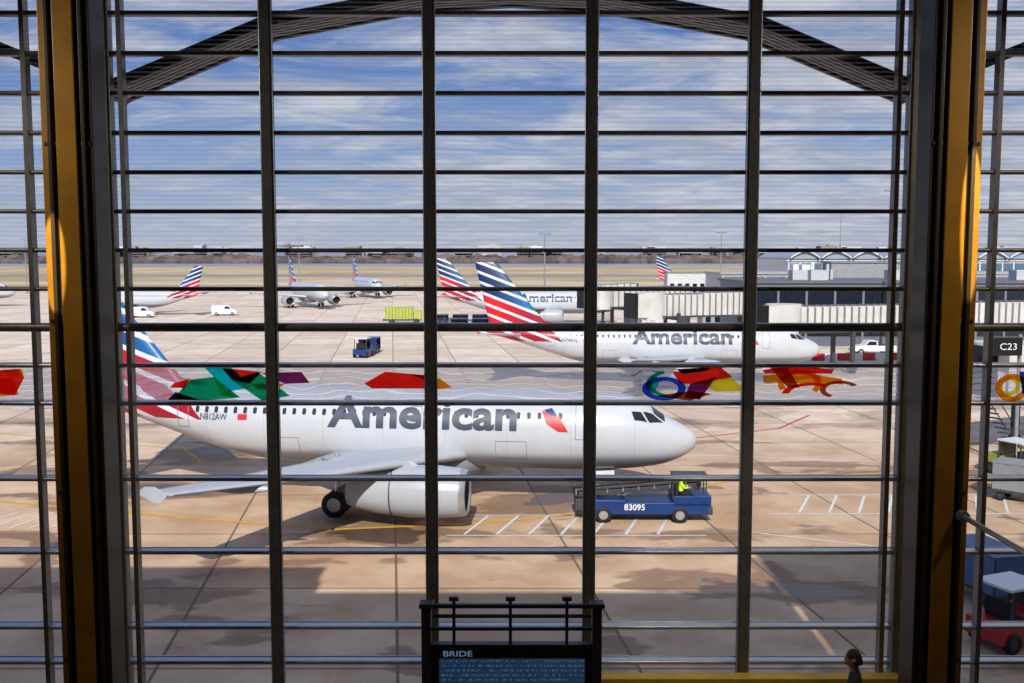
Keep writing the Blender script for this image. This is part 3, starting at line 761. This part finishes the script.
D=empty('flight_information_display',(0,12.05,FZ)); b=MB()
for X in(-1.06,1.05):
    b.box((X,0,1.15),(.12,.14,2.3),0); b.box((X,0,.03),(.3,.6,.06),0); b.box((X,0,2.33),(.17,.18,.06),0)
b.box((0,0,2.31),(2.3,.06,.05),0); b.cyl((-.98,0,2.18),(.98,0,2.18),.025,n=10,mi=0); b.box((0,0,2.02),(2.05,.05,.04),0)
for X in(-.72,-.02,.68): b.cyl((X,0,1.8),(X,0,2.4),.022,n=8,mi=0); b.box((X,0,2.4),(.12,.06,.05),0)
b.box((0,.02,1.28),(2.0,.12,1.1),0)
b.box((0,-.045,1.28),(1.9,.02,1.0),1)
b.obj('frame',[M('display_frame',(60,56,54),.4,.2),M('bezel',(16,17,20),.3)],D,bevel=.006)
t=NT('screen'); o=t.obj(); q=t.xyz(o)
row=t.m('FRACT',t.m('DIVIDE',q[2],.06)); rm=t.m('LESS_THAN',row,.35)
mp=t.n('ShaderNodeMapping'); mp.inputs['Scale'].default_value=(40,1,16.66); t.l(o,mp.inputs[0])
n=t.noise(mp.outputs[0],1,1); n2=t.noise(o,1.6,2)
em=t.mix(t.m('MULTIPLY',rm,t.m('MULTIPLY',t.ramp(n,.52,.56),.4)),t.mix(n2,lin((24,50,86)),lin((52,84,116))),lin((140,180,205)))
e=t.n('ShaderNodeEmission'); t.l(em,e.inputs[0]); e.inputs[1].default_value=.45; t.l(e.outputs[0],t.out.inputs[0])
b=MB(); b.box((0,-.06,1.24),(1.8,.01,.84),0); b.obj('screen',[t.mat],D)
t=NT('screen_text'); e=t.n('ShaderNodeEmission'); e.inputs[0].default_value=lin((120,150,180)); e.inputs[1].default_value=.5; t.l(e.outputs[0],t.out.inputs[0])
flat_text('screen_title','BRIDE',.36,(-.85,-.068,1.69),(math.pi/2,0,0),t.mat,D,.01,.07)

G=empty('gate_sign',(29.6,59.5,0)); b=MB()
b.box((0,0,7.5),(1.7,.25,1.1),0); b.cyl((.9,.3,0),(.9,.3,8.2),.12,n=10,mi=1)
b.obj('sign_box',[M('sign_black',(18,18,20),.4),grey],G,bevel=.03)
flat_text('sign_text','C23',1.0,(-.5,-.14,7.3),(math.pi/2,0,0),white,G,.0,.4)

# ---------------------------------------------------------------- hall shell
plaster=M('hall_plaster',(150,140,126),.8,0,.08)
def boxobj(name,c,d,mat):
    b=MB(); b.box(c,d); return b.obj(name,[mat])
boxobj('wall_left',(-9.0,4.0,12),(.3,18.4,12),plaster); boxobj('wall_right',(9.0,4.0,12),(.3,18.4,12),plaster)
boxobj('wall_back',(0,-5.4,12),(18.3,.3,12),plaster)
boxobj('floor',(0,3.8,FZ-.15),(17.6,18.0,.3),M('terrazzo',(150,140,128),.3,0,.15,6))
boxobj('mezzanine_floor',(0,-1.7,CZ-1.8),(17.6,6.8,.3),M('terrazzo2',(110,100,92),.3))
b=MB(); b.add([(-9.1,-5.5,16.6),(9.1,-5.5,16.6),(9.1,13.1,16.95),(-9.1,13.1,16.95),(-9.1,-5.5,16.8),(9.1,-5.5,16.8),(9.1,13.1,17.15),(-9.1,13.1,17.15)],[(0,1,2,3),(4,7,6,5),(0,4,5,1),(3,2,6,7),(0,3,7,4),(1,5,6,2)]); b.obj('ceiling',[plaster])
boxobj('facade_base',(0,13.45,3.1),(18.1,.4,6.2),concr)
wm=[concr,glassd,M('shadow_wing_trim',(150,150,150)),grey]
building('unseen_shadow_wing',-46,-9.7,-6,12.6,19,3,wm,3.5)  # unseen wing block, added to cast shadow over the left apron
building('unseen_shadow_wing',9.7,46,-6,12.6,21,4,wm,3.5)  # unseen right block, added and raised for its shadow on the apron

# ---------------------------------------------------------------- lights
def spot(name,loc,tgt,energy,size,blend=.15,col=(1,.8,.5),sx=1.0):
    L=bpy.data.lights.new(name,'SPOT'); L.energy=energy; L.spot_size=math.radians(size); L.spot_blend=blend; L.color=col; L.shadow_soft_size=.02
    o=bpy.data.objects.new(name,L); COL.objects.link(o); o.location=loc; o.scale=(sx,1,1)
    o.rotation_euler=(Vector(tgt)-Vector(loc)).to_track_quat('-Z','Y').to_euler()
spot('sun_patch_spot',(-5.6,7.5,16.3),(-5.46,12.0,12.9),3200,10,.2,(1,.8,.42),.3)  # added lamp, stands in for the sun patch on the left column
spot('sun_patch_spot',(5.6,7.5,16.3),(5.46,12.0,13.4),3200,17,.2,(1,.8,.42),.17)  # same stand-in for sunlight on the right column, no real fitting
for sx in(-1,1): spot('column_fill_spot',(sx*8.6,10.0,16.4),(sx*5.3,12.1,12.0),200,75,.9,(1,.8,.5))  # added out-of-frame fill that brightens the columns
for sx in(-1,1): spot('frame_fill_spot',(sx*8.6,10.2,16.3),(sx*-1.0,12.8,10.5),380,80,.9,(1,.93,.85))  # added fill to lift the dark mullions and transoms, no known fixture
spot('sill_fill_spot',(3.0,9.5,16.5),(3.05,12.6,7.4),450,26,.5,(1,.9,.6))  # added fill so the yellow sill rail shows, no known fixture

L=bpy.data.lights.new('sun','SUN'); L.energy=5.0; L.angle=math.radians(.5); L.color=(1,.95,.87)
o=bpy.data.objects.new('sun',L); COL.objects.link(o)
el=math.radians(35); d=Vector((.05*math.cos(el),.9987*math.cos(el),-math.sin(el)))
o.rotation_euler=d.to_track_quat('-Z','Y').to_euler(); o.location=(0,0,60)

w=bpy.data.worlds.new('sky'); S.world=w; w.use_nodes=True; nt=w.node_tree; nt.nodes.clear()
class WT(NT):
    def __init__(s): s.t=nt; s.out=nt.nodes.new('ShaderNodeOutputWorld')
t=WT(); g=t.n('ShaderNodeTexCoord').outputs['Generated']; q=t.xyz(g)
z=t.m('MAXIMUM',q[2],0.0)
c=t.mix(t.ramp(z,0,.09),lin((198,207,226)),lin((160,186,228)))
c=t.mix(t.ramp(z,.06,.24),c,lin((78,130,208)))
inv=t.m('DIVIDE',1.0,t.m('ADD',z,.10))
cmb=t.n('ShaderNodeCombineXYZ'); t.l(t.m('MULTIPLY',q[0],inv),cmb.inputs[0]); t.l(t.m('MULTIPLY',t.m('MULTIPLY',q[1],inv),1.3),cmb.inputs[1]); cmb.inputs[2].default_value=2.3
n1=t.noise(cmb.outputs[0],1.5,9,.64,.7); n2=t.noise(cmb.outputs[0],.5,3,.5)
cl=t.ramp(t.m('ADD',t.m('ADD',n1,t.m('MULTIPLY',q[0],.18)),t.m('MULTIPLY',t.m('SUBTRACT',n2,.5),.5)),.34,.62)
shade=t.ramp(t.noise(cmb.outputs[0],2.8,6,.6),.35,.65)
cc=t.mix(shade,lin((190,196,213)),lin((230,233,241)))
c=t.mix(t.m('MULTIPLY',cl,.88),c,cc)
bg=t.n('ShaderNodeBackground'); t.l(c,bg.inputs[0]); bg.inputs[1].default_value=.82; t.l(bg.outputs[0],t.out.inputs[0])

cam=bpy.data.cameras.new('camera'); co=bpy.data.objects.new('camera',cam); COL.objects.link(co)
cam.sensor_width=36; cam.lens=35.156; cam.clip_end=9000; cam.clip_start=.05
co.location=(0,0,CZ); co.rotation_euler=(math.radians(85.0),0,0)
S.camera=co
